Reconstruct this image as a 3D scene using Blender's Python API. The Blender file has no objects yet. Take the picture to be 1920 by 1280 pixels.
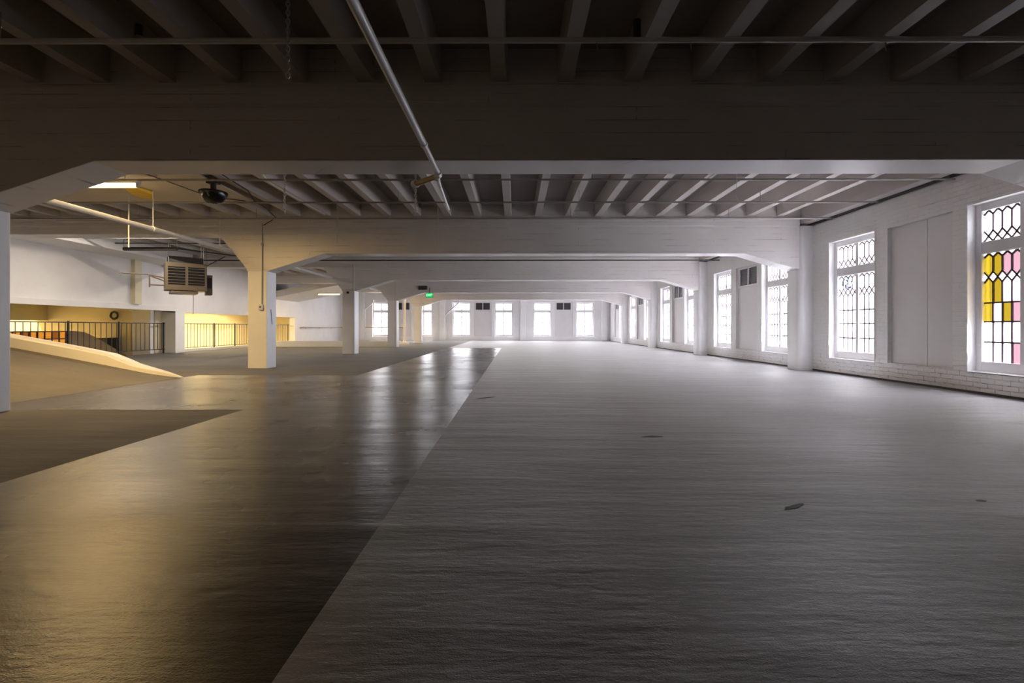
import bpy, bmesh, math, random
from mathutils import Vector, Matrix
random.seed(7)
sc = bpy.context.scene
COL = sc.collection
PI = math.pi
F = 890.0; VX = 966.0; HY = 614.0; EYE = 0.945

# ------------------------------------------------------------------ camera
cam = bpy.data.cameras.new('camera'); camo = bpy.data.objects.new('camera', cam); COL.objects.link(camo)
cam.sensor_width = 36.0; cam.lens = 36.0 * F / 1920.0
cam.shift_y = -26.0 / 1920.0
cam.shift_x = -3.0 / 1920.0
cam.clip_start = 0.05; cam.clip_end = 400
camo.location = (0, 0, EYE)
camo.rotation_euler = (math.radians(90), 0, math.radians(0.20))
sc.camera = camo

# ------------------------------------------------------------------ sky
world = bpy.data.worlds.new('overcast_sky'); sc.world = world; world.use_nodes = True
wn = world.node_tree; wn.nodes.clear()
wo = wn.nodes.new('ShaderNodeOutputWorld'); bg = wn.nodes.new('ShaderNodeBackground')
tc = wn.nodes.new('ShaderNodeTexCoord'); sx = wn.nodes.new('ShaderNodeSeparateXYZ'); cr = wn.nodes.new('ShaderNodeValToRGB')
# dim street level and building horizon, bright overcast sky above
e0 = cr.color_ramp.elements[0]; e0.position = 0.30; e0.color = (0.078, 0.078, 0.082, 1)
e1 = cr.color_ramp.elements[1]; e1.position = 0.82; e1.color = (0.93, 0.95, 1.0, 1)
e2 = cr.color_ramp.elements.new(0.61); e2.color = (0.066, 0.067, 0.0695, 1)
mr = wn.nodes.new('ShaderNodeMapRange'); mr.inputs[1].default_value = -1; mr.inputs[2].default_value = 1
wn.links.new(tc.outputs['Generated'], sx.inputs[0]); wn.links.new(sx.outputs['Z'], mr.inputs[0])
wn.links.new(mr.outputs[0], cr.inputs[0]); wn.links.new(cr.outputs[0], bg.inputs[0]); wn.links.new(bg.outputs[0], wo.inputs[0])
SKY = 132.0
bg.inputs[1].default_value = SKY
sc.view_settings.view_transform = 'Standard'; sc.view_settings.look = 'None'
sc.view_settings.exposure = 1.2; sc.view_settings.gamma = 1.0
sc.view_settings.use_curve_mapping = False
sc.cycles.max_bounces = 10; sc.cycles.diffuse_bounces = 6; sc.cycles.transparent_max_bounces = 12
sc.cycles.sample_clamp_indirect = 10.0
sc.cycles.sample_clamp_direct = 2.4
sc.cycles.use_denoising = True
sc.cycles.caustics_reflective = False; sc.cycles.caustics_refractive = False

WX = 6.85           # right wall face
LX = -12.65         # left wall face
FY = 34.5           # far wall face
BACK = -7.0
BY = [4.94, 10.94, 16.94, 22.94, 28.94]    # beam front faces
BT = 0.45
ZJ = 3.53; ZS = 3.88
WARM = (1.0, 0.66, 0.27)

def lamp(name, loc, size, power, color, rot=(0, 0, 0), portal=False):
    l = bpy.data.lights.new(name, 'AREA'); l.shape = 'RECTANGLE'; l.size, l.size_y = size
    l.energy = power; l.color = color
    o = bpy.data.objects.new(name, l); COL.objects.link(o); o.location = loc; o.rotation_euler = rot
    if portal: l.cycles.is_portal = True
    return o
# window positions (centre along wall)
SIDE_WIN = []
for b in BY[:4] + [28.94]:
    SIDE_WIN += [b + 1.615, b + 4.785]
SIDE_WIN = [y for y in SIDE_WIN if y < 33]
FAR_WIN = [-9.75, -6.69, -3.90, -0.83, 1.98, 5.06]
W_W, W_Z0, W_Z1 = 1.33, 0.28, 2.80
for y in SIDE_WIN:
    lamp('window_daylight_portal', (WX + 0.34, y, 1.54), (2.5, 1.33), 1, (1, 1, 1), (0, math.radians(90), 0), True)
for x in FAR_WIN:
    lamp('window_daylight_portal', (x, FY + 0.34, 1.54), (1.33, 2.5), 1, (1, 1, 1), (math.radians(-90), 0, 0), True)

# ------------------------------------------------------------------ materials
MATS = {}
def nt(name):
    m = bpy.data.materials.new(name); m.use_nodes = True
    n = m.node_tree; b = n.nodes['Principled BSDF']; MATS[name] = m
    return m, n, b
def pos(n, scale=(1, 1, 1)):
    g = n.nodes.new('ShaderNodeNewGeometry'); mp = n.nodes.new('ShaderNodeMapping')
    mp.inputs['Scale'].default_value = scale; n.links.new(g.outputs['Position'], mp.inputs[0]); return mp.outputs[0]
def noise(n, vec, scale, detail=4, rough=0.6):
    t = n.nodes.new('ShaderNodeTexNoise'); t.inputs['Scale'].default_value = scale
    t.inputs['Detail'].default_value = detail; t.inputs['Roughness'].default_value = rough
    n.links.new(vec, t.inputs['Vector']); return t.outputs['Fac']
def ramp(n, fac, stops):
    r = n.nodes.new('ShaderNodeValToRGB'); e = r.color_ramp.elements
    e[0].position, e[0].color = stops[0][0], tuple(stops[0][1]) + (1,)
    e[1].position, e[1].color = stops[-1][0], tuple(stops[-1][1]) + (1,)
    for p, c in stops[1:-1]:
        k = e.new(p); k.color = tuple(c) + (1,)
    n.links.new(fac, r.inputs[0]); return r.outputs[0]
def bump(n, b, h, strength, dist=0.01, prev=None):
    k = n.nodes.new('ShaderNodeBump'); k.inputs['Strength'].default_value = strength; k.inputs['Distance'].default_value = dist
    n.links.new(h, k.inputs['Height'])
    if prev is not None: n.links.new(prev, k.inputs['Normal'])
    n.links.new(k.outputs[0], b.inputs['Normal']); return k.outputs[0]
def mixc(n, fac, a, bcol, mode='MIX'):
    m = n.nodes.new('ShaderNodeMix'); m.data_type = 'RGBA'; m.blend_type = mode
    for s, v in ((m.inputs[0], fac), (m.inputs[6], a), (m.inputs[7], bcol)):
        if isinstance(v, (int, float)): s.default_value = v
        elif isinstance(v, tuple): s.default_value = v + (1,) if len(v) == 3 else v
        else: n.links.new(v, s)
    return m.outputs[2]
def sc3(c, k): return tuple(x * k for x in c)

def plain(name, col, rough=0.5, metal=0.0, var=0.12, nscale=6):
    m, n, b = nt(name)
    f = noise(n, pos(n), nscale)
    n.links.new(ramp(n, f, [(0.3, sc3(col, 1 - var)), (0.7, sc3(col, 1 + var * 0.5))]), b.inputs['Base Color'])
    b.inputs['Roughness'].default_value = rough; b.inputs['Metallic'].default_value = metal
    return m
def paint(name, col, rough=0.42, boards=None, brick=False, dirt=0.35):
    """painted concrete / brick; boards = form-board lines"""
    m, n, b = nt(name)
    p = pos(n)
    f = noise(n, p, 1.3, 6, 0.65)
    c = ramp(n, f, [(0.28, sc3(col, 0.90)), (0.72, col)])
    spots = noise(n, p, 9, 5, 0.7)
    c = mixc(n, ramp(n, spots, [(0.70, (0, 0, 0)), (0.80, (dirt, dirt, dirt))]), c, sc3(col, 0.35))
    nrm = None
    if boards:
        s = n.nodes.new('ShaderNodeSeparateXYZ'); n.links.new(p, s.inputs[0])
        cb = n.nodes.new('ShaderNodeCombineXYZ')
        ad = n.nodes.new('ShaderNodeMath'); ad.operation = 'ADD'; n.links.new(s.outputs[0], ad.inputs[0]); n.links.new(s.outputs[1], ad.inputs[1])
        n.links.new(ad.outputs[0], cb.inputs[0]); n.links.new(s.outputs[2], cb.inputs[1])
        br = n.nodes.new('ShaderNodeTexBrick'); n.links.new(cb.outputs[0], br.inputs['Vector'])
        br.inputs['Scale'].default_value = 1.0; br.inputs['Brick Width'].default_value = 3.1; br.inputs['Row Height'].default_value = boards
        br.inputs['Mortar Size'].default_value = 0.006; br.inputs['Mortar Smooth'].default_value = 0.4
        br.inputs['Color1'].default_value = (1, 1, 1, 1); br.inputs['Color2'].default_value = (0.72, 0.72, 0.72, 1); br.inputs['Mortar'].default_value = (0, 0, 0, 1)
        nrm = bump(n, b, br.outputs['Color'], 0.35, 0.006)
        brk = noise(n, pos(n, (0.6, 0.6, 6)), 2.0, 3)
        fac = n.nodes.new('ShaderNodeMath'); fac.operation = 'MULTIPLY'
        n.links.new(br.outputs['Fac'], fac.inputs[0]); n.links.new(ramp(n, brk, [(0.5, (0, 0, 0)), (0.62, (0.9, 0.9, 0.9))]), fac.inputs[1])
        c = mixc(n, fac.outputs[0], c, sc3(col, 0.42))
    if brick:
        s = n.nodes.new('ShaderNodeSeparateXYZ'); n.links.new(p, s.inputs[0])
        cb = n.nodes.new('ShaderNodeCombineXYZ')
        ad = n.nodes.new('ShaderNodeMath'); ad.operation = 'ADD'; n.links.new(s.outputs[0], ad.inputs[0]); n.links.new(s.outputs[1], ad.inputs[1])
        wob = noise(n, p, 5, 3); w2 = n.nodes.new('ShaderNodeMath'); w2.operation = 'MULTIPLY_ADD'; w2.inputs[1].default_value = 0.035
        n.links.new(wob, w2.inputs[0]); n.links.new(s.outputs[2], w2.inputs[2])
        n.links.new(ad.outputs[0], cb.inputs[0]); n.links.new(w2.outputs[0], cb.inputs[1])
        br = n.nodes.new('ShaderNodeTexBrick'); n.links.new(cb.outputs[0], br.inputs['Vector'])
        br.inputs['Scale'].default_value = 1.0; br.inputs['Brick Width'].default_value = 0.215; br.inputs['Row Height'].default_value = 0.075
        br.inputs['Mortar Size'].default_value = 0.007; br.inputs['Mortar Smooth'].default_value = 0.7
        br.inputs['Color1'].default_value = (1, 1, 1, 1); br.inputs['Color2'].default_value = (0.8, 0.8, 0.8, 1); br.inputs['Mortar'].default_value = (0, 0, 0, 1)
        # stronger brick relief near the floor where plaster has gone
        zr = n.nodes.new('ShaderNodeMapRange'); zr.inputs[1].default_value = 0.42; zr.inputs[2].default_value = 0.1
        zr.inputs[3].default_value = 0.18; zr.inputs[4].default_value = 1.0
        n.links.new(s.outputs[2], zr.inputs[0])
        mm = n.nodes.new('ShaderNodeMix'); mm.data_type = 'RGBA'
        n.links.new(zr.outputs[0], mm.inputs[0]); mm.inputs[6].default_value = (1, 1, 1, 1); n.links.new(br.outputs['Color'], mm.inputs[7])
        nrm = bump(n, b, mm.outputs[2], 0.9, 0.012)
        chips = noise(n, p, 7, 4, 0.7)
        fm = n.nodes.new('ShaderNodeMath'); fm.operation = 'MULTIPLY'; n.links.new(br.outputs['Fac'], fm.inputs[0])
        n.links.new(ramp(n, chips, [(0.5, (0, 0, 0)), (0.62, (0.9, 0.9, 0.9))]), fm.inputs[1])
        f2 = n.nodes.new('ShaderNodeMath'); f2.operation = 'MULTIPLY'; n.links.new(fm.outputs[0], f2.inputs[0]); n.links.new(zr.outputs[0], f2.inputs[1])
        c = mixc(n, f2.outputs[0], c, (0.09, 0.075, 0.065))
        tan = n.nodes.new('ShaderNodeMapRange'); tan.inputs[1].default_value = 0.30; tan.inputs[2].default_value = 0.0; tan.inputs[3].default_value = 0; tan.inputs[4].default_value = 0.5
        n.links.new(s.outputs[2], tan.inputs[0])
        f3 = n.nodes.new('ShaderNodeMath'); f3.operation = 'MULTIPLY'; n.links.new(tan.outputs[0], f3.inputs[0]); n.links.new(noise(n, p, 2.2, 3), f3.inputs[1])
        c = mixc(n, f3.outputs[0], c, (0.50, 0.42, 0.34))
    fine = noise(n, p, 35, 3)
    bump(n, b, fine, 0.25, 0.004, nrm)
    n.links.new(c, b.inputs['Base Color']); b.inputs['Roughness'].default_value = rough
    return m

M_beam = paint('painted_concrete_beam', (0.74, 0.71, 0.70), 0.40, boards=0.135, dirt=0.5)
M_col = paint('painted_concrete_column', (0.88, 0.88, 0.885), 0.42, dirt=0.15)
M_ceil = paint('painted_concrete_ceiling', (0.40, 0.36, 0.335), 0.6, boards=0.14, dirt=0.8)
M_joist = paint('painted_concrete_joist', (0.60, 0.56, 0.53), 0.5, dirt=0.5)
M_wallb = paint('painted_brick_wall', (0.80, 0.79, 0.785), 0.5, brick=True, dirt=0.25)
M_wall = paint('painted_plaster_wall', (0.84, 0.83, 0.83), 0.5, dirt=0.15)
M_cream = paint('cream_plaster_wall', (0.78, 0.70, 0.50), 0.6, dirt=0.1)
M_olive = paint('olive_plaster_ceiling', (0.60, 0.56, 0.36), 0.6, dirt=0.2)
M_back = paint('grey_brown_back_wall', (0.62, 0.57, 0.52), 0.6, dirt=0.2)
M_white = plain('white_frame_paint', (0.72, 0.71, 0.73), 0.35, var=0.05)
M_reveal = paint('white_reveal_plaster', (0.85, 0.85, 0.85), 0.45, dirt=0.1)
M_panel = plain('painted_board_panel', (0.72, 0.70, 0.70), 0.5, var=0.05, nscale=1)
M_lead = plain('dark_lead_came', (0.055, 0.03, 0.04), 0.5)
M_dark = plain('black_iron', (0.02, 0.018, 0.017), 0.45)
M_louver = plain('dark_vent_glass', (0.035, 0.03, 0.035), 0.35, var=0.4)
M_pipe = plain('white_painted_pipe', (0.66, 0.65, 0.65), 0.3, var=0.06)
M_greypipe = plain('grey_brown_pipe', (0.34, 0.32, 0.30), 0.35)
M_steel = plain('galvanised_chain', (0.50, 0.48, 0.46), 0.35, 0.2)
M_wood = plain('golden_brown_tube', (0.50, 0.36, 0.17), 0.35, nscale=20)
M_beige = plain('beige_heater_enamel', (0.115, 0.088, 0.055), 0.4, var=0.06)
M_board = plain('beige_ceiling_board', (0.58, 0.52, 0.43), 0.6, var=0.08, nscale=1.5)
M_yellow = plain('yellow_foam_insulation', (0.75, 0.50, 0.05), 0.7, nscale=12)
M_blackpl = plain('black_smoked_dome', (0.012, 0.012, 0.014), 0.18)
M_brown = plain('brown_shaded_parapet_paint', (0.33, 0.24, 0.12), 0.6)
M_rust = plain('rusty_steel_bracket', (0.09, 0.06, 0.045), 0.6)
M_duct_gap = plain('dark_steel_truss_and_gap', (0.045, 0.04, 0.04), 0.6)  # also colours the strips drawn for dark gaps along the right wall

def emis(name, col, s):
    m = bpy.data.materials.new(name); m.use_nodes = True; n = m.node_tree
    n.nodes.clear(); o = n.nodes.new('ShaderNodeOutputMaterial'); e = n.nodes.new('ShaderNodeEmission')
    e.inputs[0].default_value = col + (1,); e.inputs[1].default_value = s; n.links.new(e.outputs[0], o.inputs[0]); return m
M_tube = emis('warm_fluorescent_tube', (1.0, 0.82, 0.50), 5)
M_green = emis('green_exit_face', (0.0, 0.55, 0.12), .5)
M_greenlet = emis('pale_exit_letters', (0.45, 1.0, 0.55), .6)
M_amber = emis('amber_lit_pane', (0.85, 0.30, 0.03), 0.4)

def glass(name, col, gl=0.05):
    m = bpy.data.materials.new(name); m.use_nodes = True; n = m.node_tree
    n.nodes.clear(); o = n.nodes.new('ShaderNodeOutputMaterial'); t = n.nodes.new('ShaderNodeBsdfTransparent')
    g = n.nodes.new('ShaderNodeBsdfGlossy'); g.inputs['Roughness'].default_value = 0.15
    mx = n.nodes.new('ShaderNodeMixShader'); mx.inputs[0].default_value = gl
    f = noise(n, pos(n), 4, 3)
    n.links.new(ramp(n, f, [(0.3, sc3(col, 0.93)), (0.7, col)]), t.inputs[0])
    n.links.new(t.outputs[0], mx.inputs[1]); n.links.new(g.outputs[0], mx.inputs[2]); n.links.new(mx.outputs[0], o.inputs[0]); return m
G_clear = glass('clear_leaded_glass', (0.94, 0.93, 0.95))
G_yel = glass('yellow_stained_glass', (0.034, 0.023, 0.0012))
G_pink = glass('pink_stained_glass', (0.050, 0.027, 0.033))
G_pale = glass('pale_pink_leaded_glass', (0.15, 0.13, 0.14))
G_pearl = glass('pearl_leaded_glass', (0.31, 0.31, 0.32))
G_amb = glass('amber_stained_glass', (0.018, 0.0055, 0.001))
GL = [G_clear, G_yel, G_pink, G_pearl, G_amb]

def floor_mat(name, dark, light, rough, bstr, spec=0.5, wrink=0.5, stains=0.3, sheen=0.0):
    
    m, n, b = nt(name)
    p = pos(n)
    big = noise(n, pos(n, (0.35, 1.0, 1)), 1.1, 5, 0.6)
    c = ramp(n, big, [(0.3, dark), (0.7, light)])
    st = noise(n, pos(n, (0.8, 1.6, 1)), 0.9, 6, 0.7)
    c = mixc(n, ramp(n, st, [(0.64, (0, 0, 0)), (0.72, (stains,) * 3)]), c, sc3(dark, 0.35))
    nap = noise(n, pos(n, (0.7, 1.0, 1)), 260, 2, 0.7)
    c = mixc(n, ramp(n, nap, [(0.35, (0.35,) * 3), (0.65, (0, 0, 0))]), c, sc3(dark, 0.5))
    n.links.new(c, b.inputs['Base Color'])
    # wrinkles running across
    w = noise(n, pos(n, (0.35, 2.6, 1)), 1.6, 5, 0.55)
    k1 = bump(n, b, w, wrink, 0.06)
    mid = noise(n, pos(n, (0.6, 1.4, 1)), 18, 4, 0.6)
    k2 = bump(n, b, mid, bstr * 0.7, 0.012, k1)
    bump(n, b, nap, bstr, 0.004, k2)
    rr = ramp(n, noise(n, p, 0.9, 4), [(0.3, (rough - 0.06,) * 3), (0.7, (rough + 0.07,) * 3)])
    n.links.new(rr, b.inputs['Roughness'])
    b.inputs['Specular IOR Level'].default_value = spec
    b.inputs['Sheen Weight'].default_value = sheen; b.inputs['Sheen Roughness'].default_value = 0.2
    return m
M_floorR = floor_mat('grey_ribbed_floor', (0.12, 0.12, 0.128), (0.175, 0.175, 0.187), 0.46, 0.6, 0.4, 0.38, 0.3, 0.7)
M_floorS = floor_mat('dark_glossy_floor_strip', (0.030, 0.024, 0.020), (0.044, 0.036, 0.030), 0.25, 0.2, 0.42, 0.13, 0.0)
M_floorL = floor_mat('brown_grey_matte_floor', (0.105, 0.097, 0.086), (0.15, 0.14, 0.122), 0.8, 0.5, 0.2, 0.35, 0.2, 0.15)
M_curb = paint('cream_curb_paint', (0.95, 0.92, 0.85), 0.5, dirt=0.1)

# ------------------------------------------------------------------ mesh builder
class MB:
    def __init__(s): s.v = []; s.f = []; s.mi = []; s.cur = 0
    def add(s, vs, fs):
        o = len(s.v); s.v += [tuple(v) for v in vs]; s.f += [tuple(i + o for i in f) for f in fs]; s.mi += [s.cur] * len(fs); return s
    def box(s, x0, x1, y0, y1, z0, z1):
        return s.add([(x0,y0,z0),(x1,y0,z0),(x1,y1,z0),(x0,y1,z0),(x0,y0,z1),(x1,y0,z1),(x1,y1,z1),(x0,y1,z1)],
                     [(0,3,2,1),(4,5,6,7),(0,1,5,4),(1,2,6,5),(2,3,7,6),(3,0,4,7)])
    def bar(s, a, b, w, d, up=(0, 1, 0)):
        """rectangular bar a->b, width w in the plane normal to 'up', depth d along up"""
        a = Vector(a); b = Vector(b); t = (b - a).normalized(); u = Vector(up).normalized(); r = t.cross(u).normalized()
        vs = []
        for p in (a, b):
            for sx_, sy_ in ((-1, -1), (1, -1), (1, 1), (-1, 1)):
                vs.append(p + r * sx_ * w / 2 + u * sy_ * d / 2)
        return s.add(vs, [(0,1,2,3),(7,6,5,4),(0,4,5,1),(1,5,6,2),(2,6,7,3),(3,7,4,0)])
    def tube(s, pts, r, seg=12, caps=True):
        pts = [Vector(p) for p in pts]; rings = []
        prev = None
        for i, p in enumerate(pts):
            t = (pts[min(i + 1, len(pts) - 1)] - pts[max(i - 1, 0)]).normalized()
            if prev is None:
                a = Vector((0, 0, 1)) if abs(t.z) < 0.9 else Vector((1, 0, 0))
                u = t.cross(a).normalized()
            else:
                u = (prev - t * prev.dot(t)).normalized()
            prev = u; w = t.cross(u)
            rr = r[i] if isinstance(r, (list, tuple)) else r
            rings.append([p + u * math.cos(2 * PI * k / seg) * rr + w * math.sin(2 * PI * k / seg) * rr for k in range(seg)])
        vs = [v for ring in rings for v in ring]; fs = []
        for i in range(len(pts) - 1):
            for k in range(seg):
                k2 = (k + 1) % seg
                fs.append((i * seg + k, i * seg + k2, (i + 1) * seg + k2, (i + 1) * seg + k))
        if caps:
            fs.append(tuple(range(seg))[::-1]); fs.append(tuple((len(pts) - 1) * seg + k for k in range(seg)))
        return s.add(vs, fs)
    def prism(s, poly, axis, a, b):
        """poly: 2D points; axis 'x' -> (y,z), 'y' -> (x,z), 'z' -> (x,y)"""
        n = len(poly)
        def mk(p, t): return (t, p[0], p[1]) if axis == 'x' else (p[0], t, p[1]) if axis == 'y' else (p[0], p[1], t)
        vs = [mk(p, a) for p in poly] + [mk(p, b) for p in poly]
        fs = [tuple(range(n)), tuple(range(2 * n - 1, n - 1, -1))] + [(i, i + n, (i + 1) % n + n, (i + 1) % n) for i in range(n)]
        return s.add(vs, fs)
    def lathe(s, prof, c, seg=24):
        vs = []; fs = []
        for (r, z) in prof:
            for k in range(seg):
                vs.append((c[0] + r * math.cos(2 * PI * k / seg), c[1] + r * math.sin(2 * PI * k / seg), c[2] + z))
        for i in range(len(prof) - 1):
            for k in range(seg):
                k2 = (k + 1) % seg; fs.append((i*seg+k, i*seg+k2, (i+1)*seg+k2, (i+1)*seg+k))
        fs.append(tuple(range(seg))[::-1]); fs.append(tuple((len(prof)-1)*seg + k for k in range(seg)))
        return s.add(vs, fs)
    def build(s, name, mat, parent=None, bevel=0, smooth=False, loc=None):
        me = bpy.data.meshes.new(name)
        off = Vector(loc) if loc is not None else Vector((0, 0, 0))
        me.from_pydata([tuple(Vector(v) - off) for v in s.v], [], s.f)
        for m in (mat if isinstance(mat, list) else [mat]): me.materials.append(m)
        bm = bmesh.new(); bm.from_mesh(me)
        if len(set(s.mi)) == 1 or True:
            bm.faces.ensure_lookup_table()
            for i, f in enumerate(bm.faces): f.material_index = s.mi[i]
        bmesh.ops.recalc_face_normals(bm, faces=bm.faces)
        bm.to_mesh(me); bm.free()
        o = bpy.data.objects.new(name, me); COL.objects.link(o)
        if parent is not None: o.parent = parent
        o.location = off
        if smooth:
            for p in me.polygons: p.use_smooth = True
            try: me.set_sharp_from_angle(angle=math.radians(40))
            except Exception: pass
        if bevel:
            b = o.modifiers.new('bevel', 'BEVEL'); b.width = bevel; b.segments = 2; b.limit_method = 'ANGLE'
        return o
def tag(o, label=None, cat=None, group=None, kind=None):
    if label: o['label'] = label
    if cat: o['category'] = cat
    if group: o['group'] = group
    if kind: o['kind'] = kind
    return o
def empty(name, loc, rz=0):
    o = bpy.data.objects.new(name, None); COL.objects.link(o); o.location = loc; o.rotation_euler = (0, 0, rz); o.empty_display_size = 0.2
    return o
def copy_tree(o, parent=None):
    c = o.copy(); COL.objects.link(c); c.parent = parent
    for ch in list(o.children): copy_tree(ch, c)
    return c

# ------------------------------------------------------------------ floor
def floor_z(x, y): return -0.035 * max(0.0, x + 1.0) / 7.85
def floor_piece(mat, x0, x1, y0, y1, nx, name='floor'):
    mb = MB()
    for i in range(nx):
        xa = x0 + (x1 - x0) * i / nx; xb = x0 + (x1 - x0) * (i + 1) / nx
        za, zb = floor_z(xa, 0), floor_z(xb, 0)
        mb.add([(xa,y0,za-.12),(xb,y0,zb-.12),(xb,y1,zb-.12),(xa,y1,za-.12),(xa,y0,za),(xb,y0,zb),(xb,y1,zb),(xa,y1,za)],
               [(0,3,2,1),(4,5,6,7),(0,1,5,4),(2,3,7,6)] + ([(3,0,4,7)] if i == 0 else []) + ([(1,2,6,5)] if i == nx-1 else []))
    return tag(mb.build(name, mat), kind='structure')
SX0, SX1, SYE = -3.13, -0.65, 22.1
floor_piece(M_floorR, SX1, WX + 0.4, BACK, FY + 0.4, 6)
floor_piece(M_floorS, SX0, SX1, BACK, SYE, 1)
floor_piece(M_floorR, SX0, SX1, SYE, FY + 0.4, 1)
floor_piece(M_floorL, -13.15, SX0, 9.4, FY + 0.4, 1)
floor_piece(M_floorS, -6.3, SX0, 5.46, 9.4, 1)
floor_piece(M_floorL, -13.15, SX0, BACK, 5.46, 1)
floor_piece(M_floorL, -13.15, -6.3, 5.46, 9.4, 1)

# ------------------------------------------------------------------ walls
def wall_grid(mb, us, zs, holes, f):
    """boxes for all grid cells that are not in a hole; f(u0,u1,z0,z1) adds"""
    for i in range(len(us) - 1):
        for j in range(len(zs) - 1):
            uc, zc = (us[i] + us[i+1]) / 2, (zs[j] + zs[j+1]) / 2
            if any(h[0] < uc < h[1] and h[2] < zc < h[3] for h in holes): continue
            f(us[i], us[i+1], zs[j], zs[j+1])
TH = 0.34
P_W = 1.30
side_panels = [b + 3.17 for b in BY] ; side_panels = [y for y in side_panels if y < 33.6]
far_panels = [-8.22, -2.365, 3.52]
holes = [(y - W_W/2, y + W_W/2, W_Z0, W_Z1) for y in SIDE_WIN]
pholes = [(y - P_W/2, y + P_W/2, 0.30, 2.77) for y in side_panels]
mb = MB()
us = sorted(set([BACK - .3, FY + TH] + [h[0] for h in holes + pholes] + [h[1] for h in holes + pholes]))
wall_grid(mb, us, sorted({-0.15, .28, .30, 2.77, 2.80, 3.29}), holes + pholes, lambda a, b, c, d: mb.box(WX, WX + TH, a, b, c, d))
for h in pholes: mb.box(WX + 0.14, WX + TH, h[0], h[1], h[2], h[3])
mb.box(WX + 0.06, WX + TH, BACK, FY, 3.29, ZS)
tag(mb.build('wall_right', M_wallb), kind='structure')
holes = [(x - W_W/2, x + W_W/2, W_Z0, W_Z1) for x in FAR_WIN]
pholes = [(x - P_W/2, x + P_W/2, 0.30, 2.80) for x in far_panels]
mb = MB()
us = sorted(set([LX - TH, WX] + [h[0] for h in holes + pholes] + [h[1] for h in holes + pholes]))
wall_grid(mb, us, sorted({-0.15, .28, .30, 2.80, ZS}), holes + pholes, lambda a, b, c, d: mb.box(a, b, FY, FY + TH, c, d))
for h in pholes: mb.box(h[0], h[1], FY + 0.12, FY + TH, h[2], h[3])
tag(mb.build('wall_far', M_wall), kind='structure')
tag(MB().box(-18, WX + TH, BACK - TH, BACK, -0.15, ZS).build('wall_back', M_back), kind='structure')
# left wall: solid, then two wide low openings to the sunken level
mb = MB()
mb.box(LX - 0.3, LX, BACK, 11.6, -0.15, ZS)
mb.box(LX - 0.3, LX, 11.6, 17.6, 1.57, ZS)
mb.box(LX - 0.3, LX, 17.6, 18.1, 1.52, ZS)
mb.box(LX - 0.3, LX, 18.1, 27.2, 1.52, ZS)
mb.box(LX - 0.3, LX, 27.2, FY, -0.15, ZS)
tag(mb.build('wall_left', M_wall), kind='structure')
# ledge strip and pilaster strip on the left wall
tag(MB().box(LX, LX + 0.05, 11.6, 17.6, 1.55, 1.72).build('trim_1', M_wall, bevel=0.006), kind='structure')
tag(MB().box(LX, LX + 0.14, 15.58, 15.86, 1.72, 3.2).build('trim_2', M_cream, bevel=0.006), kind='structure')
tag(MB().prism([(11.4, 3.18), (16.9, 3.18), (16.9, ZS), (11.4, ZS)], 'x', LX, LX + 1.15).build('trim_3', M_wall, bevel=0.006), kind='structure')
# dark strip standing in for the gap at the foot of the brick wall
tag(MB().box(WX - 0.012, WX, BACK, FY, -0.05, 0.0).build('base_gap_strip_right', M_duct_gap), kind='structure')

# ------------------------------------------------------------------ ceiling with joists
bays = [(BACK, BY[0])] + [(BY[i] + BT, BY[i+1]) for i in range(4)] + [(BY[4] + BT, FY)]
jx = [-0.17 + 0.70 * n for n in range(-17, 10)]
for bi, (y0, y1) in enumerate(bays):
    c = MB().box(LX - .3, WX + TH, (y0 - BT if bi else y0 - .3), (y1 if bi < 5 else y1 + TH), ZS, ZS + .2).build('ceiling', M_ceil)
    tag(c, kind='structure')
    proto = None
    ya, yb = y0 - (0.06 if bi else 0), y1 + (0.06 if bi < 5 else 0)
    for x in jx:
        if x + 0.08 > WX: continue
        if x < LX + 0.1: continue
        if proto is None:
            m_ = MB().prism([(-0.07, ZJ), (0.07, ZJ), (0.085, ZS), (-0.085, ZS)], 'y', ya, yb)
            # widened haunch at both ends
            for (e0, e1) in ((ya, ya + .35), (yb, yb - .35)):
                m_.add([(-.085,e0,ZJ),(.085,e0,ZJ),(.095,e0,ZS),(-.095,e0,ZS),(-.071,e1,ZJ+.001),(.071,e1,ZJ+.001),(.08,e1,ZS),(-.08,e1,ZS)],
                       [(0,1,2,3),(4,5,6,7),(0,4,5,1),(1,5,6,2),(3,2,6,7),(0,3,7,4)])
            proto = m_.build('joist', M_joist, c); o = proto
        else:
            o = proto.copy(); COL.objects.link(o); o.parent = c
        o.location = (x, 0, 0)

tag(MB().box(6.60, WX - .005, BACK, FY, 3.335, ZS).build('trim_5', M_joist, bevel=.01), kind='structure')
tag(MB().box(WX - .05, WX - .005, BACK, FY, 3.30, 3.335).build('gap_shade_strip', M_duct_gap), kind='structure')  # dark strip put in for the shaded gap over the wall top

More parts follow.
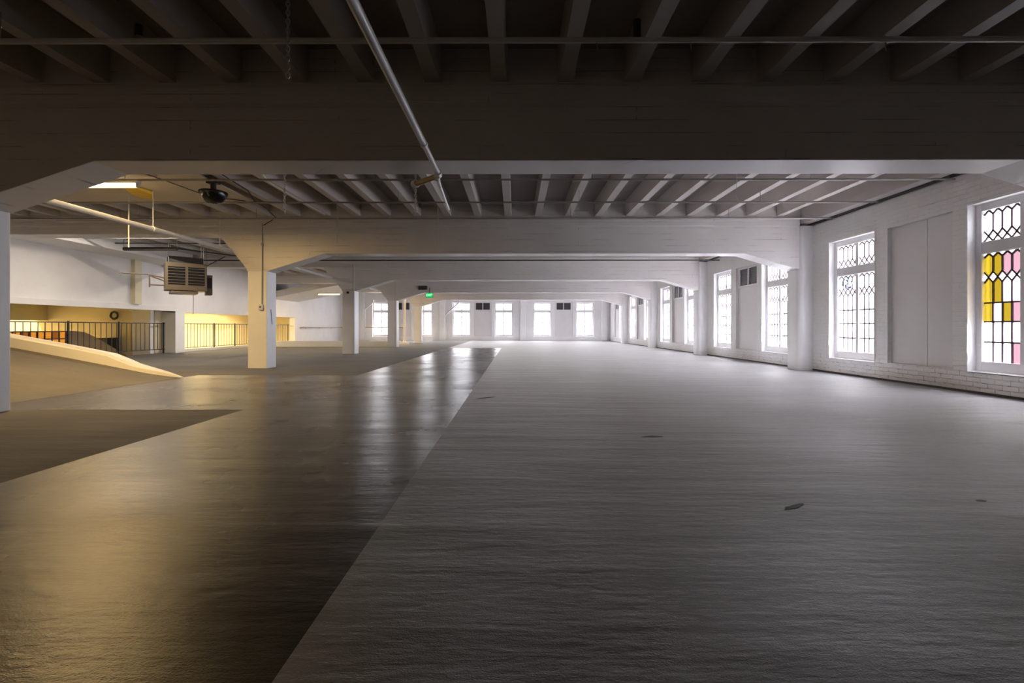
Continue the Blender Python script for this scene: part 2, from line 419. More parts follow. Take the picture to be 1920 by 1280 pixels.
# ------------------------------------------------------------------ beams and columns
ZB = [2.685, 2.650, 2.645, 2.640, 2.640]
ordn = ['nearest deep white haunched beam spanning the whole top of the picture',
        'second white beam from the camera, lamp-lit yellow at its left end above the switch column',
        'third white haunched beam from the camera, carried by the column with a round black dot',
        'fourth white haunched beam from the camera, with emergency light and green sign on it',
        'farthest white haunched beam, just before the far window wall']
for k, y in enumerate(BY):
    zb = ZB[k]
    poly = [(LX, 3.10), (-6.86, 3.10), (-6.20, 2.30), (-6.20, 2.25), (-5.72, 2.25), (-4.40, zb), (5.27, zb), (6.54, 2.28), (6.54, 3.465), (LX, 3.465)]
    root = tag(MB().prism(poly, 'y', y, y + BT).build('ceiling_beam', M_beam, bevel=0.008), ordn[k], 'beam', 'haunched beams across the hall')
    MB().box(LX, WX + .05, y + 0.06, y + BT - 0.06, 3.46, ZS).build('beam_cap', M_beam, root)
    MB().box(LX, 6.54, y - 0.012, y + .02, 3.29, 3.45).build('ledger_strip', M_beam, root, bevel=0.004)
cold = ['nearest white square column at the left edge of the picture',
        'white square column with the switch box and conduit, yellow-lit front face',
        'white square column with a round black dot near its top, third from the camera',
        'white square column standing at the end of the low cream curb wall, fourth from the camera',
        'slim cream-lit square column farthest away, under the green exit sign']
for k, y in enumerate(BY):
    mb = MB().box(-6.18, -5.74, y + 0.005, y + BT - 0.01, 0, 2.252)
    c = tag(mb.build('column', M_col, bevel=0.012), cold[k], 'column', 'square columns on the left')
    if k == 2:
        MB().tube([(-5.98, y + .006, 2.20), (-5.98, y - .02, 2.20)], 0.045, 14).build('round_plug', M_dark, c)
    if k >= 2:
        MB().tube([(-5.76, y - 0.012, 0.02), (-5.76, y - 0.012, 3.2)], 0.014, 8).build('corner_conduit', M_pipe, c, smooth=True)
pild = ['rounded white wall pilaster between the nearest side windows and the camera, at the right edge',
        'rounded white wall pilaster under the second beam, right of the pair of narrow side windows',
        'rounded white wall pilaster under the third beam', 'rounded white wall pilaster under the fourth beam',
        'rounded white wall pilaster under the farthest beam']
for k, y in enumerate(BY):
    r = 0.13; x0 = 6.52
    poly = [(WX, y - 0.0), (WX, y + BT)] + [(x0, y + BT)] + [(x0 + r - r * math.cos(a), y - 0.0 + r - r * math.sin(a)) for a in [PI/2 * t / 8 for t in range(9)]]
    mb = MB().prism(poly, 'z', -0.06, 3.29)
    tag(mb.build('wall_pilaster', M_col, smooth=True), pild[k], 'pilaster', 'rounded pilasters along the window wall')
for i, x in enumerate([-11.15, -5.29, 0.56, 6.42]):
    lab = ['white flat pilaster on the far wall at its left end', 'white flat pilaster on the far wall right of the window beside the exit sign column',
           'white flat pilaster in the middle of the far wall between two window pairs', 'white flat pilaster on the far wall at its right corner'][i]
    tag(MB().box(x - .2, x + .2, FY - 0.22, FY, 0, 3.46).build('wall_pilaster', M_col, bevel=.01), lab, 'pilaster', 'pilasters on the far wall')

# ------------------------------------------------------------------ windows
ZL = [0.44, 0.73, 1.03, 1.31, 1.61, 1.69, 1.77, 1.985, 2.04]
def pane_cells(x0, w, stained=None):
    """returns lower+upper polygons [(poly, mat_index)] and lead segments"""
    n = 4; dx = w / n; X = [x0 + dx * i for i in range(n + 1)]; C_ = [x0 + dx * (i + .5) for i in range(n)]
    cells = []; segs = []
    st = stained or {}
    base = st.get('base', 0)
    for i in range(n):
        for j, (a, b) in enumerate(((.44, .73), (.73, 1.03), (1.03, 1.31))):
            cells.append(([(X[i], a), (X[i+1], a), (X[i+1], b), (X[i], b)], st.get(('r', j, i), base)))
        cells.append(([(X[i], 1.31), (X[i+1], 1.31), (X[i+1], 1.61), (C_[i], 1.69), (X[i], 1.61)], st.get(('low', i), base)))
        cells.append(([(X[i], 1.77), (C_[i], 1.69), (X[i+1], 1.77), (X[i+1], 1.985), (C_[i], 2.04), (X[i], 1.985)], st.get(('hex', i), base)))
        cells.append(([(X[i], 2.38), (C_[i], 2.30), (X[i+1], 2.38), (X[i+1], 2.62), (C_[i], 2.68), (X[i], 2.62)], st.get(('up', i), base)))
        cells.append(([(X[i], 2.22), (X[i+1], 2.22), (C_[i], 2.30)], base))
    for i in range(n + 1):
        l = C_[i-1] if i > 0 else None; r = C_[i] if i < n else None
        for (zt, zm, zb_) in ((1.77, 1.69, 1.61), (2.38, 2.30, 2.22)):
            poly = [(X[i], zt)] + ([(l, zm)] if l is not None else []) + [(X[i], zb_)] + ([(r, zm)] if r is not None else [])
            cells.append((poly, base))
        for (zt, zs) in ((2.04, 1.985), (2.68, 2.62)):
            poly = [(X[i], zs)] + ([(r, zt)] if r is not None else [(X[i], zt)]) + ([(l, zt)] if l is not None else [(X[i], zt)])
            cells.append((poly, base))
    for i in range(1, n):
        segs += [((X[i], .44), (X[i], 1.61)), ((X[i], 1.77), (X[i], 1.985)), ((X[i], 2.38), (X[i], 2.62))]
    for z in (.73, 1.03, 1.31): segs.append(((x0, z), (x0 + w, z)))
    for i in range(n):
        for (za, zb_) in ((1.985, 2.04), (2.62, 2.68), (1.77, 1.69), (1.61, 1.69), (2.38, 2.30), (2.22, 2.30)):
            segs += [((X[i], za), (C_[i], zb_)), ((C_[i], zb_), (X[i+1], za))]
    return cells, segs
def make_window(stained=(None, None), lead=0.024):
    root = empty('window', (0, 0, 0))
    # opening-local: x across, y outwards, z up (world heights)
    y0, y1 = 0.12, 0.20
    h = W_W / 2; g = 0.10; mu = 0.036
    mb = MB()
    for (a, b, c, d) in ((-h, -h + g, W_Z0, W_Z1), (h - g, h, W_Z0, W_Z1), (-h + g, h - g, W_Z0, .44), (-h + g, h - g, 2.68, W_Z1)):
        mb.box(a, b, y0, y1, c, d)
    mb.build('window_frame', M_white, root, bevel=0.006)
    MB().box(-h + g, h - g, y0 + .005, y1, 2.04, 2.22).box(-h + g, h - g, y0 - .012, y0 + .005, 2.045, 2.075).build('transom', M_white, root, bevel=.004)
    MB().box(-mu, mu, y0 + .012, y1 - .005, .44, 2.04).box(-mu, mu, y0 + .012, y1 - .005, 2.22, 2.68).build('mullion', M_white, root, bevel=.004)
    gl = MB(); ld = MB()
    for side in (0, 1):
        x0 = (-h + g) if side == 0 else mu
        w = h - g - mu
        cells, segs = pane_cells(x0, w, stained[side])
        for poly, mi in cells:
            gl.cur = mi; gl.add([(p[0], 0.165, p[1]) for p in poly], [tuple(range(len(poly)))])
        for a, b in segs:
            ld.bar((a[0], .165, a[1]), (b[0], .165, b[1]), lead, 0.016)
    gl.build('leaded_glass', GL, root); ld.build('lead_cames', M_lead, root)
    MB().prism([(0.0, .285), (0.12, .30), (.12, .27), (0.0, .27)], 'x', -h, h).build('window_sill', M_reveal, root)
    # plastered reveal lining, slightly ragged at the wall face
    rv = MB()
    t = 0.012
    rnd = random.Random(3)
    for s_ in (-1, 1):
        zz = [W_Z0 + (W_Z1 - W_Z0) * i / 40 for i in range(41)]
        vs = []; fs = []
        for i, z in enumerate(zz):
            e = -0.004 - rnd.random() * 0.006 * (2.2 if i < 12 else 1)
            vs += [(s_ * (h - t), 0.12, z), (s_ * (h - t), e, z), (s_ * (h + 0.012 * rnd.random() + .004), e, z)]
        for i in range(40):
            a = i * 3; fs += [(a, a+1, a+4, a+3), (a+1, a+2, a+5, a+4)]
        rv.add(vs, fs)
    rv.box(-h, h, 0.0, .12, W_Z1 - t, W_Z1)
    rv.build('plaster_reveal', M_reveal, root)
    return root
st1L = {'base': 3, ('hex', 0): 1, ('hex', 1): 1, ('hex', 2): 2, ('hex', 3): 2, ('low', 0): 1, ('low', 1): 1,
        ('r', 2, 0): 1, ('r', 2, 2): 1, ('r', 2, 3): 2, ('r', 0, 3): 2}
st1R = {'base': 3, ('hex', 0): 4, ('hex', 1): 4, ('low', 0): 4, ('low', 2): 1, ('r', 2, 0): 4, ('r', 1, 1): 2, ('hex', 3): 1}
wproto = make_window()
wst = make_window((st1L, st1R), 0.024)   # local -x is the far (left in picture) side on the right wall
n_w = 0
first = True
for i, y in enumerate(SIDE_WIN):
    n_w += 1
    if i == 0: w = wst
    elif first: w = wproto; first = False
    else: w = copy_tree(wproto)
    w.name = 'window_%d' % n_w
    w.location = (WX, y, 0); w.rotation_euler = (0, 0, -PI/2)
    tag(w, kind='structure')
    if i == 1: w_gr = w
for x in FAR_WIN:
    n_w += 1; w = copy_tree(wproto); w.name = 'window_%d' % n_w
    w.location = (x, FY, 0); w.rotation_euler = (0, 0, 0); tag(w, kind='structure')
# smudged paint mark on a pane of the second side window
mb = MB(); rr = random.Random(5)
for k in range(15):
    cx = -0.50 + rr.random() * 0.34; cz = 1.80 + rr.random() * .15
    pts = []
    for q in range(4):
        cx += (rr.random() - .5) * .07; cz += (rr.random() - .5) * .10
        pts.append((max(-.53, min(-.10, cx)), .157, max(1.76, min(2.0, cz))))
    mb.tube(pts, 0.013, 5)
mb.build('paint_scribble', plain('blue_grey_scribble', (0.10, 0.14, 0.20), 0.7), w_gr)

# infill panels between the windows
def panel(name, louver, seam, w, z0, z1):
    root = empty(name, (0, 0, 0)); h = w / 2
    mb = MB()
    zt = z1 - (0.62 if louver else 0)
    y0 = 0.075
    if seam:
        mb.box(-h, 0.112, y0, .14, z0, zt); mb.box(0.118, h, y0, .14, z0, zt)
    else:
        mb.box(-h, h, y0, .14, z0, zt)
    mb.build('panel_board', M_panel, root, bevel=.003)
    if louver:
        f = MB(); a = 0.07
        f.box(-h, h, y0 - .02, .12, zt, zt + a).box(-h, h, y0 - .02, .12, z1 - .06, z1).box(-h, -h + .14, y0 - .02, .12, zt + a, z1 - .06)
        f.box(h - .14, h, y0 - .02, .12, zt + a, z1 - .06).box(-.03, .03, y0 - .02, .12, zt + a, z1 - .06)
        f.build('transom_frame', M_white, root, bevel=.004)
        for s_ in (-1, 1):
            g = MB().box(min(s_ * .03, s_ * (h - .14)), max(s_ * .03, s_ * (h - .14)), .09, .11, zt + a, z1 - .06)
            for q in range(8):
                z = zt + a + .03 + q * (z1 - .06 - zt - a - .04) / 8
                g.bar((min(s_ * .03, s_ * (h - .14)), .082, z), (max(s_ * .03, s_ * (h - .14)), .082, z), .012, .02)
            g.build('vent_pane', M_louver, root)
    return root
pA = panel('infill_panel', False, True, P_W, .30, 2.77)
pB = panel('infill_panel', True, False, P_W, .30, 2.77)
pC = panel('infill_panel', True, False, P_W, .30, 2.80)
lab = ['large plain white boarded panel right beside the stained glass window', 'white boarded panel with dark vent panes between the two windows of the second side bay',
       'white boarded panel with dark vent panes in the third side bay from the camera', 'white boarded panel in the fourth side bay from the camera',
       'white boarded panel in the last side bay next to the far corner']
for i, y in enumerate(side_panels):
    p = pA if i == 0 else pB if i == 1 else copy_tree(pB)
    p.location = (WX, y, 0); p.rotation_euler = (0, 0, -PI/2)
    tag(p, lab[i], 'panel', 'boarded panels along the window wall')
lab = ['boarded panel with dark vent panes at the far wall left end, behind a cream pipe', 'boarded panel with dark vent panes between the two left-middle far windows',
       'boarded panel with dark vent panes between the two right-hand far windows']
for i, x in enumerate(far_panels):
    p = pC if i == 0 else copy_tree(pC)
    p.location = (x, FY, 0); tag(p, lab[i], 'panel', 'boarded panels on the far wall')

# ------------------------------------------------------------------ car ramp and curb (left)
RZ = [(-6.35, 0), (-6.89, .07), (-7.58, .205), (-8.3, .345), (-9.41, .55), (-12.65, 1.12)]
def rampz(x):
    for (a, za), (b, zb_) in zip(RZ, RZ[1:]):
        if x >= b: return za + (zb_ - za) * (a - x) / (a - b) if x < a else 0
    return RZ[-1][1]
def sm(t): t = max(0, min(1, t)); return t * t * (3 - 2 * t)
mb = MB(); nx, ny = 40, 16; X0, X1, Y0, Y1 = -12.65, -6.3, 5.45, 8.95
vs = []; fs = []
for j in range(ny + 1):
    for i in range(nx + 1):
        x = X1 + (X0 - X1) * i / nx; y = Y0 + (Y1 - Y0) * j / ny
        vs.append((x, y, 0.002 + rampz(x) * sm((y - 5.45) / 1.7)))
for j in range(ny):
    for i in range(nx):
        a = j * (nx + 1) + i; fs.append((a, a + 1, a + nx + 2, a + nx + 1))
mb.add(vs, fs)
o = mb.build('car_ramp', M_floorL, smooth=True)
tag(o, 'brown-grey concrete car ramp rising to the left behind the nearest column', 'ramp')
vs = []; fs = []
N = 40
CT = [(-6.30, 0.012), (-6.6, 0.10), (-7.26, .256), (-7.73, .444), (-8.40, .577), (-9.41, .764), (-12.65, 1.33)]
def ctop(x):
    for (a, za), (b, zb_) in zip(CT, CT[1:]):
        if x >= b: return za + (zb_ - za) * (a - x) / (a - b)
    return CT[-1][1]
for i in range(N + 1):
    t = i / N; x = -6.30 + (-12.64 + 6.30) * t
    w = 0.24 * min(1, 0.15 + t * 5)
    z = ctop(x)
    vs += [(x, 8.93, -0.005), (x, 8.93, z - .03 * min(1, t * 8)), (x, 8.97, z), (x, 8.95 + w, z), (x, 8.95 + w, -0.005)]
for i in range(N):
    for k in range(4):
        a = i * 5 + k; fs.append((a, a + 1, a + 6, a + 5))
fs += [(4, 3, 2, 1, 0), tuple(N * 5 + k for k in range(5))]
o = MB().add(vs, fs).build('ramp_curb', M_curb, smooth=True)
tag(o, 'cream painted curb rising along the back edge of the car ramp', 'curb')

# ------------------------------------------------------------------ sunken level beyond the left wall
LZ = -1.5
tag(MB().box(-20, -13.15, 9, FY, LZ - .1, LZ).build('floor', M_floorL), kind='structure')
tag(MB().box(-13.2, -13.1, 9, FY, LZ, -0.12).build('trim_4', M_cream), kind='structure')
tag(MB().box(-20.1, -19.8, 9, 17.8, LZ, 2.4).build('wall_left', M_cream), kind='structure')
tag(MB().box(-17.3, -17.0, 18.15, FY, LZ, 2.4).build('wall_left', M_cream), kind='structure')
tag(MB().box(-20, LX - .3, 9, FY, 2.0, 2.1).build('ceiling', M_olive), kind='structure')
tag(MB().box(-18.0, -17.6, 9, 17.8, 1.21, 2.0).build('ceiling_drop_beam', M_olive), 'olive drop beam over the sunken stair seen through the left opening', 'beam')
tag(MB().box(-20, LX - .3, 8.8, 9, LZ, 2.1).build('wall_back', M_cream), kind='structure')
tag(MB().box(-17.2, LX - .3, 32, 32.2, LZ, 2.1).build('wall_far', M_cream), kind='structure')
# cross wall facing the camera, and the pillar under the left wall
mb = MB().box(-20, -13.15, 17.8, 18.1, LZ, 2.0).box(-14.95, -13.15, 17.3, 17.8, LZ, 2.0)
tag(mb.build('wall_left', M_cream), kind='structure')
p = tag(MB().box(-13.85, -13.2, 17.12, 17.3, LZ, 2.0).build('pillar', M_col, bevel=.01), 'white pillar behind the end of the left railing', 'pillar')
p = tag(MB().box(-13.15, LX + .02, 17.6, 18.1, 0, 1.56).build('pillar', M_col, bevel=.01), 'white pillar standing between the two low openings, right of the railing gate', 'pillar')
# parapet of the down ramp with amber-lit panes
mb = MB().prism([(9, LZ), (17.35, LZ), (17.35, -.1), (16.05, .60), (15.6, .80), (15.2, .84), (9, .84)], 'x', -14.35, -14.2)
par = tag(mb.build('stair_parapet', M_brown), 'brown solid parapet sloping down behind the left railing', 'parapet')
par2 = MB()
fr = MB()
q0, q1 = 12.2, 14.95
ny_ = 12
for r_ in range(3):
    for c_ in range(ny_):
        ya = q0 + (q1 - q0) * c_ / ny_ + .03; yb = q0 + (q1 - q0) * (c_ + 1) / ny_ - .03
        za = .16 + r_ * .23; zb_ = za + .19
        par2.cur = random.choice([0, 0, 1, 2])
        par2.box(-14.2, -14.19, ya, yb, za, zb_)
par2.build('amber_panes', [M_amber, emis('dull_amber_pane', (.45, .13, .02), .3), emis('pale_amber_pane', (.9, .5, .2), .4)], par)
for z in (.13, .36, .59, .82): fr.box(-14.2, -14.175, q0, q1, z - .012, z + .012)
for c_ in range(ny_ + 1):
    y = q0 + (q1 - q0) * c_ / ny_; fr.box(-14.2, -14.175, y - .012, y + .012, .13, .82)
fr.build('pane_frame', M_rust, par)
tag(MB().box(-14.9, -14.4, 16.7, 17.25, LZ, .58).build('cabinet', M_dark, bevel=.01), 'black block standing in for a dark door behind the sloping parapet', 'cabinet')  # dark door region drawn as a solid black block

# iron railings
def railing(y0, y1, posts, label):
    x = -13.02
    root = empty('iron_railing', (x, (y0 + y1) / 2, 0))
    c = Vector((x, (y0 + y1) / 2, 0))
    def L(a): return tuple(Vector(a) - c)
    def B(mb, nm): 
        mb.v = [L(v) for v in mb.v]; return mb.build(nm, M_dark, root)
    B(MB().box(x - .02, x + .02, y0, y1, 1.085, 1.115), 'top_rail')
    B(MB().box(x - .015, x + .015, y0, y1, .14, .165), 'bottom_rail')
    pk = MB(); pk.box(x - .008, x + .008, -.008, .008, .16, 1.09)
    pr = None; y = y0 + .1
    while y < y1 - .05:
        if all(abs(y - q) > .06 for q in posts):
            if pr is None:
                m_ = MB().box(-.007, .007, -.007, .007, .16, 1.09); pr = m_.build('picket', M_dark, root); o = pr
            else: o = pr.copy(); COL.objects.link(o); o.parent = root
            o.location = (0, y - c.y, 0)
        y += .197
    for q in posts:
        B(MB().box(x - .02, x + .02, q - .02, q + .02, 0, 1.14), 'post')
    return tag(root, label, 'railing', 'black iron railings at the sunken level')
railing(11.62, 17.58, [11.66, 13.78, 15.55, 17.52], 'black iron railing with pickets behind the ramp curb, left of the white pillar')
railing(18.12, 27.18, [18.16, 20.48, 22.0, 23.6, 25.4, 27.14], 'black iron railing before the bright cream stair wall, right of the white pillar')
# low kerb under the second railing
tag(MB().box(-13.12, -12.95, 18.12, 27.18, 0, .10).build('rail_plinth', M_curb), 'low cream plinth under the railing in front of the bright stair wall', 'plinth')

# coiled hose on the cross wall
pts = []
for i in range(120):
    a = i / 120 * 2 * PI * 4; r = 0.125 + 0.022 * math.sin(i * .37) 
    pts.append((-14.62 + r * math.cos(a), 17.26 - .02 * (i / 120), 1.39 + r * math.sin(a) * 1.02))
tag(MB().tube(pts, .016, 8).build('hose_coil', M_dark, smooth=True), 'black coiled hose hanging on the cream wall above the stair railing', 'hose')
# conduit on cross wall
tag(MB().tube([(-14.93, 17.27, 1.62), (-14.15, 17.27, 1.62), (-13.98, 17.27, 1.56), (-13.92, 17.27, 1.42), (-13.92, 17.27, -.2)], .018, 8).build('conduit', M_pipe, smooth=True),
    'cream bent conduit on the cream wall right of the coiled hose', 'conduit')

# fluorescent battens
def batten(loc, length, axis, label, lit=True, group='fluorescent battens', rod=0):
    root = empty('fluorescent_batten', loc)
    a = length / 2
    def bx(h0, w, z0, z1): 
        return MB().box(-h0, h0, -w, w, z0, z1) if axis == 'x' else MB().box(-w, w, -h0, h0, z0, z1)
    bx(a, .05, .02, .08).build('housing', M_pipe, root, bevel=.004)
    t = ([(-a + .03, 0, -.012), (a - .03, 0, -.012)] if axis == 'x' else [(0, -a + .03, -.012), (0, a - .03, -.012)])
    MB().tube(t, .019, 12).build('tube', M_tube if lit else M_pipe, root, smooth=True)
    for s_ in (-1, 1):
        e = MB()
        if axis == 'x': e.box(s_ * (a - .02) - .015, s_ * (a - .02) + .015, -.025, .025, -.035, .03)
        else: e.box(-.025, .025, s_ * (a - .02) - .015, s_ * (a - .02) + .015, -.035, .03)
        e.build('lamp_holder', M_pipe, root)
        if rod:
            q = (s_ * a * .7, 0) if axis == 'x' else (0, s_ * a * .7)
            MB().tube([(q[0], q[1], .07), (q[0], q[1], rod)], .006, 6).build('hanger_rod', M_pipe, root)
    tag(root, label, 'light', group)
    if lit:
        lo = lamp('tube_light', (0, 0, -.04), (length - .1, .04) if axis == 'x' else (.04, length - .1), 1, WARM); lo.parent = root
        lo.visible_camera = True
        return lo
b1 = batten((-6.75, 7.55, 3.22), 1.5, 'x', 'lit fluorescent batten glowing above the haunch of the nearest beam', rod=.225); b1.data.energy = 105
b2 = batten((-15.4, 22.4, 1.80), 2.0, 'y', 'lit fluorescent batten over the stair, seen under the left wall beside the white pillar', rod=.205); b2.data.energy = 230; b2.data.color = (1, .76, .40)
b3 = batten((-15.4, 26.2, 1.80), 2.0, 'y', 'lit fluorescent batten over the stair, partly hidden behind the switch column', rod=.205); b3.data.energy = 230; b3.data.color = (1, .76, .40)
b4 = batten((-18.3, 15.6, 1.90), 2.0, 'y', 'lit fluorescent batten behind the olive drop beam over the stair', rod=.105); b4.data.energy = 380; b4.data.color = (1, .76, .42)
b5_fill = batten((-9.8, 12.3, 3.46), 1.5, 'x', 'added unseen fill batten behind the second beam, left of the unit heater', rod=.42); b5_fill.data.energy = 50; b5_fill.data.color = (1, .86, .70)  # lamp added out of view to brighten the left wall
b6_fill = batten((-9.8, 18.2, 3.46), 1.5, 'x', 'added unseen fill batten behind the third beam on the left', rod=.42); b6_fill.data.energy = 45; b6_fill.data.color = (1, .86, .70)  # second added lamp, hidden by the beam, for the left wall brightness
b7_fill = batten((-6.0, -3.6, 3.46), 1.5, 'x', 'added fill batten on the ceiling behind the camera', rod=.42); b7_fill.data.energy = 26; b7_fill.data.color = (1, .70, .40)  # lamp added behind the camera to lift the nearest beam face
# unlit batten above beam 2 left
root = empty('fluorescent_batten', (-9.2, 10.55, 3.33))
MB().box(-1.1, 1.1, -.06, .06, 0, .07).build('housing', M_pipe, root, bevel=.004)
MB().tube([(-1.05, 0, -.02), (1.05, 0, -.02)], .018, 10).build('tube', M_pipe, root, smooth=True)
for x_ in (-.8, .8): MB().tube([(x_, 0, .06), (x_, 0, .55)], .006, 6).build('hanger_rod', M_pipe, root)
tag(root, 'unlit white fluorescent batten hung along the second beam at its left end', 'light', 'fluorescent battens')

# ------------------------------------------------------------------ sprinkler pipes and services
def pipe(name, pts, r, mat, label, cat='pipe', group=None, seg=14):
    return tag(MB().tube(pts, r, seg).build(name, mat, smooth=True), label, cat, group)
root = pipe('sprinkler_pipe', [(-12.5, 3.86, 3.28), (WX - .02, 3.86, 3.28)], .023, M_pipe, 'grey sprinkler pipe crossing under the nearest joists at the top of the picture', group='sprinkler pipes under the joists')
for x in (-7.0, -4.2, .66, 1.42, 3.0):
    m_ = MB().tube([(x, 3.86, 3.30), (x, 3.86, 3.52 if x < 0 else 3.31)], .006, 6)
    if x > 0: m_.tube([(x, 3.86, 3.28), (x + .01, 3.86, 3.19)], .005, 6)
    m_.build('hanger', M_greypipe, root)
pos_p = [(7.40, 3.25, -12.5, 'first'), (8.93, 3.30, -12.5, 'second'), (10.25, 3.30, -12.5, 'third')]
for y, z, x0, w in pos_p:
    x1 = WX - .02
    r_ = pipe('sprinkler_pipe', [(x0, y, z), (x1, y, z)], .017, M_greypipe, 'thin pipe crossing under the joists before the second beam, %s of three' % {'first': 'nearest', 'second': 'middle', 'third': 'farthest'}[w], group='sprinkler pipes under the joists')
    for x in (-9, -5.6, -2.2, 1.2, 4.6):
        MB().tube([(x, y, z), (x, y, ZJ)], .005, 6).build('hanger', M_greypipe, r_)
pipe('sprinkler_pipe', [(-12.5, 15.9, 3.20), (WX - .02, 15.9, 3.20)], .02, M_duct_gap, 'dark pipe crossing just beyond the second beam soffit', group='sprinkler pipes under the joists')
pipe('sprinkler_pipe', [(-12.5, 12.6, 3.33), (WX - .02, 12.6, 3.33)], .017, M_greypipe, 'thin pipe hidden mostly behind the second beam', group='sprinkler pipes under the joists')
# main white drain pipe
dz = 1.655; PX = -0.498 * dz
rp = tag(MB().tube([(PX, -2, EYE + dz), (PX, 4.25, EYE + dz)], .030, 18).build('drain_pipe', M_pipe, smooth=True),
    'thick white pipe running towards the camera under the nearest beam', 'pipe')
MB().tube([(PX, 4.25, EYE + dz), (PX, 4.29, EYE + dz)], .036, 18).build('coupling', M_pipe, rp, smooth=True)
MB().tube([(PX, 4.29, EYE + dz), (PX, 5.1, EYE + dz)], .026, 18).build('reducer_pipe', M_pipe, rp, smooth=True)
MB().tube([(PX, 5.05, EYE + dz), (PX, 5.14, EYE + dz), (PX - .04, 5.18, EYE + dz - .005)], .034, 18).build('elbow', M_pipe, rp, smooth=True)
MB().tube([(PX - .02, 5.18, EYE + dz), (PX - .30, 5.42, EYE + dz - .01)], .031, 16).build('branch_pipe', M_wood, rp, smooth=True)
MB().tube([(PX - .30, 5.42, EYE + dz - .01), (PX - .345, 5.455, EYE + dz - .01)], .042, 18).build('end_cap', M_pipe, rp, smooth=True)
MB().tube([(PX - .02, 5.2, EYE + dz + .0), (PX - .05, 5.45, EYE + dz + .01), (PX - .12, 6.72, EYE + dz + .02)], .017, 12).build('thin_extension', M_pipe, rp, smooth=True)
# second white diagonal pipe, left
rp = tag(MB().tube([(-6.58, 5.6, 2.735), (-6.58, 16.9, 2.735), (-6.58, 22.6, 2.735)], .042, 16).build('drain_pipe', M_pipe, smooth=True),
    'long white pipe running away from the lit batten past the switch column', 'pipe')
for y in (8.6, 10.55, 14.5):
    MB().tube([(-6.58, y, 2.76), (-6.58, y, 3.45)], .007, 6).build('hanger_rod', M_pipe, rp)
    MB().tube([(-6.58, y - .02, 2.735), (-6.58, y + .02, 2.735)], .055, 14).build('clamp', M_pipe, rp, smooth=True)
# hanging white rod
pipe('hanging_rod', [(-7.35, 9.0, 3.5), (-7.35, 9.0, 2.47)], .012, M_pipe, 'thin cream rod hanging down left of the long white pipe', 'rod')

# chains
def chain(x, y, z0, z1, label, r=.012):
    mb = MB(); z = z1; k = 0
    n = int((z1 - z0) / .034)
    for i in range(n):
        zc = z1 - .034 * i; ang = (i % 2) * PI / 2 + .35
        pts = []
        for q in range(11):
            a = q / 10 * 2 * PI
            u = math.cos(a) * .013; w = math.sin(a) * .024
            pts.append((x + u * math.cos(ang), y + u * math.sin(ang), zc + w))
        mb.tube(pts, .0048, 5, caps=False)
    tag(mb.build('hanging_chain', M_steel, smooth=True), label, 'chain', 'chains hanging from the ceiling')
def px(x, y, Y): return ((x - VX) * Y / F, EYE + (HY - y) * Y / F)
for (xp, yt, yb_, Y, l) in ((539, -60, 152, 3.6, 'longest steel chain hanging in front of the nearest beam, top left'),
                            (533, 328, 405, 6.6, 'steel chain before the second beam, above the right haunch of the switch column'),
                            (632, 375, 458, 9.8, 'steel chain hanging against the second beam face, right of the switch column'),
                            (779, 342, 406, 6.4, 'steel chain hanging under the golden branch pipe'),
                            (821, 380, 462, 10.2, 'thin steel chain hanging against the second beam below the white pipe')):
    X, zt = px(xp, yt, Y); _, zb_ = px(xp, yb_, Y); zt = ZS
    chain(X, Y, zb_, zt, l)

# beige ceiling board, lamp-lit, with black dome and foam
tag(MB().box(-9.4, -5.17, 7.0, 9.37, 3.44, 3.465).build('ceiling_board', M_board, bevel=.003), 'flat beige board fixed under the joists around the black dome', 'board')
root = empty('black_dome', (-5.10, 8.0, 3.10))
MB().lathe([(.12, .15), (.215, .135), (.22, .115), (.195, .05), (.15, -.02), (.095, -.055), (.04, -.065), (.001, -.067)], (0, 0, 0), 32).build('dome_shell', M_blackpl, root, smooth=True)
MB().tube([(0, 0, .13), (0, 0, .34)], .045, 10).build('stem', M_dark, root, smooth=True)
MB().box(-.09, .09, -.06, .06, .27, .345).build('mount_box', M_dark, root, bevel=.004)
tag(root, 'black hemispherical dome hanging under the beige ceiling board', 'camera')
fp = []
for (xp, yp) in ((226, 347), (250, 350), (284, 361), (286, 372), (268, 371), (244, 362)):
    Yf = F * (3.40 - EYE) / (HY - yp); fp.append(((xp - VX) * Yf / F, Yf))
mb = MB().prism(fp, 'z', 3.38, 3.438)
tag(mb.build('foam_patch', M_yellow, bevel=.02), 'yellow foam patch on the beige board right of the lit batten', 'foam')
pipe('black_cable', [(-6.1, 7.2, 3.425), (-5.9, 7.9, 3.42), (-5.8, 8.6, 3.41), (-5.55, 9.1, 3.42), (-5.3, 9.3, 3.43)], .009, M_dark, 'black cable looping along the beige ceiling board', 'cable', seg=8)
pipe('ceiling_conduit', [(-4.15, 7.1, 3.46), (-4.0, 7.4, 3.40), (-4.1, 7.9, 3.36), (-4.1, 10.2, 3.38)], .014, M_pipe, 'white conduit along a joist right of the black dome', 'conduit', seg=8)
# black cable on edge of board
pipe('black_cable', [(-4.8, 6.9, 3.50), (-4.85, 8.6, 3.43), (-5.12, 9.3, 3.43), (-5.2, 9.9, 3.43), (-5.35, 10.6, 3.4), (-5.79, 10.9, 3.3)], .010, M_dark, 'black cable dropping from the board edge to the switch column', 'cable', seg=8)

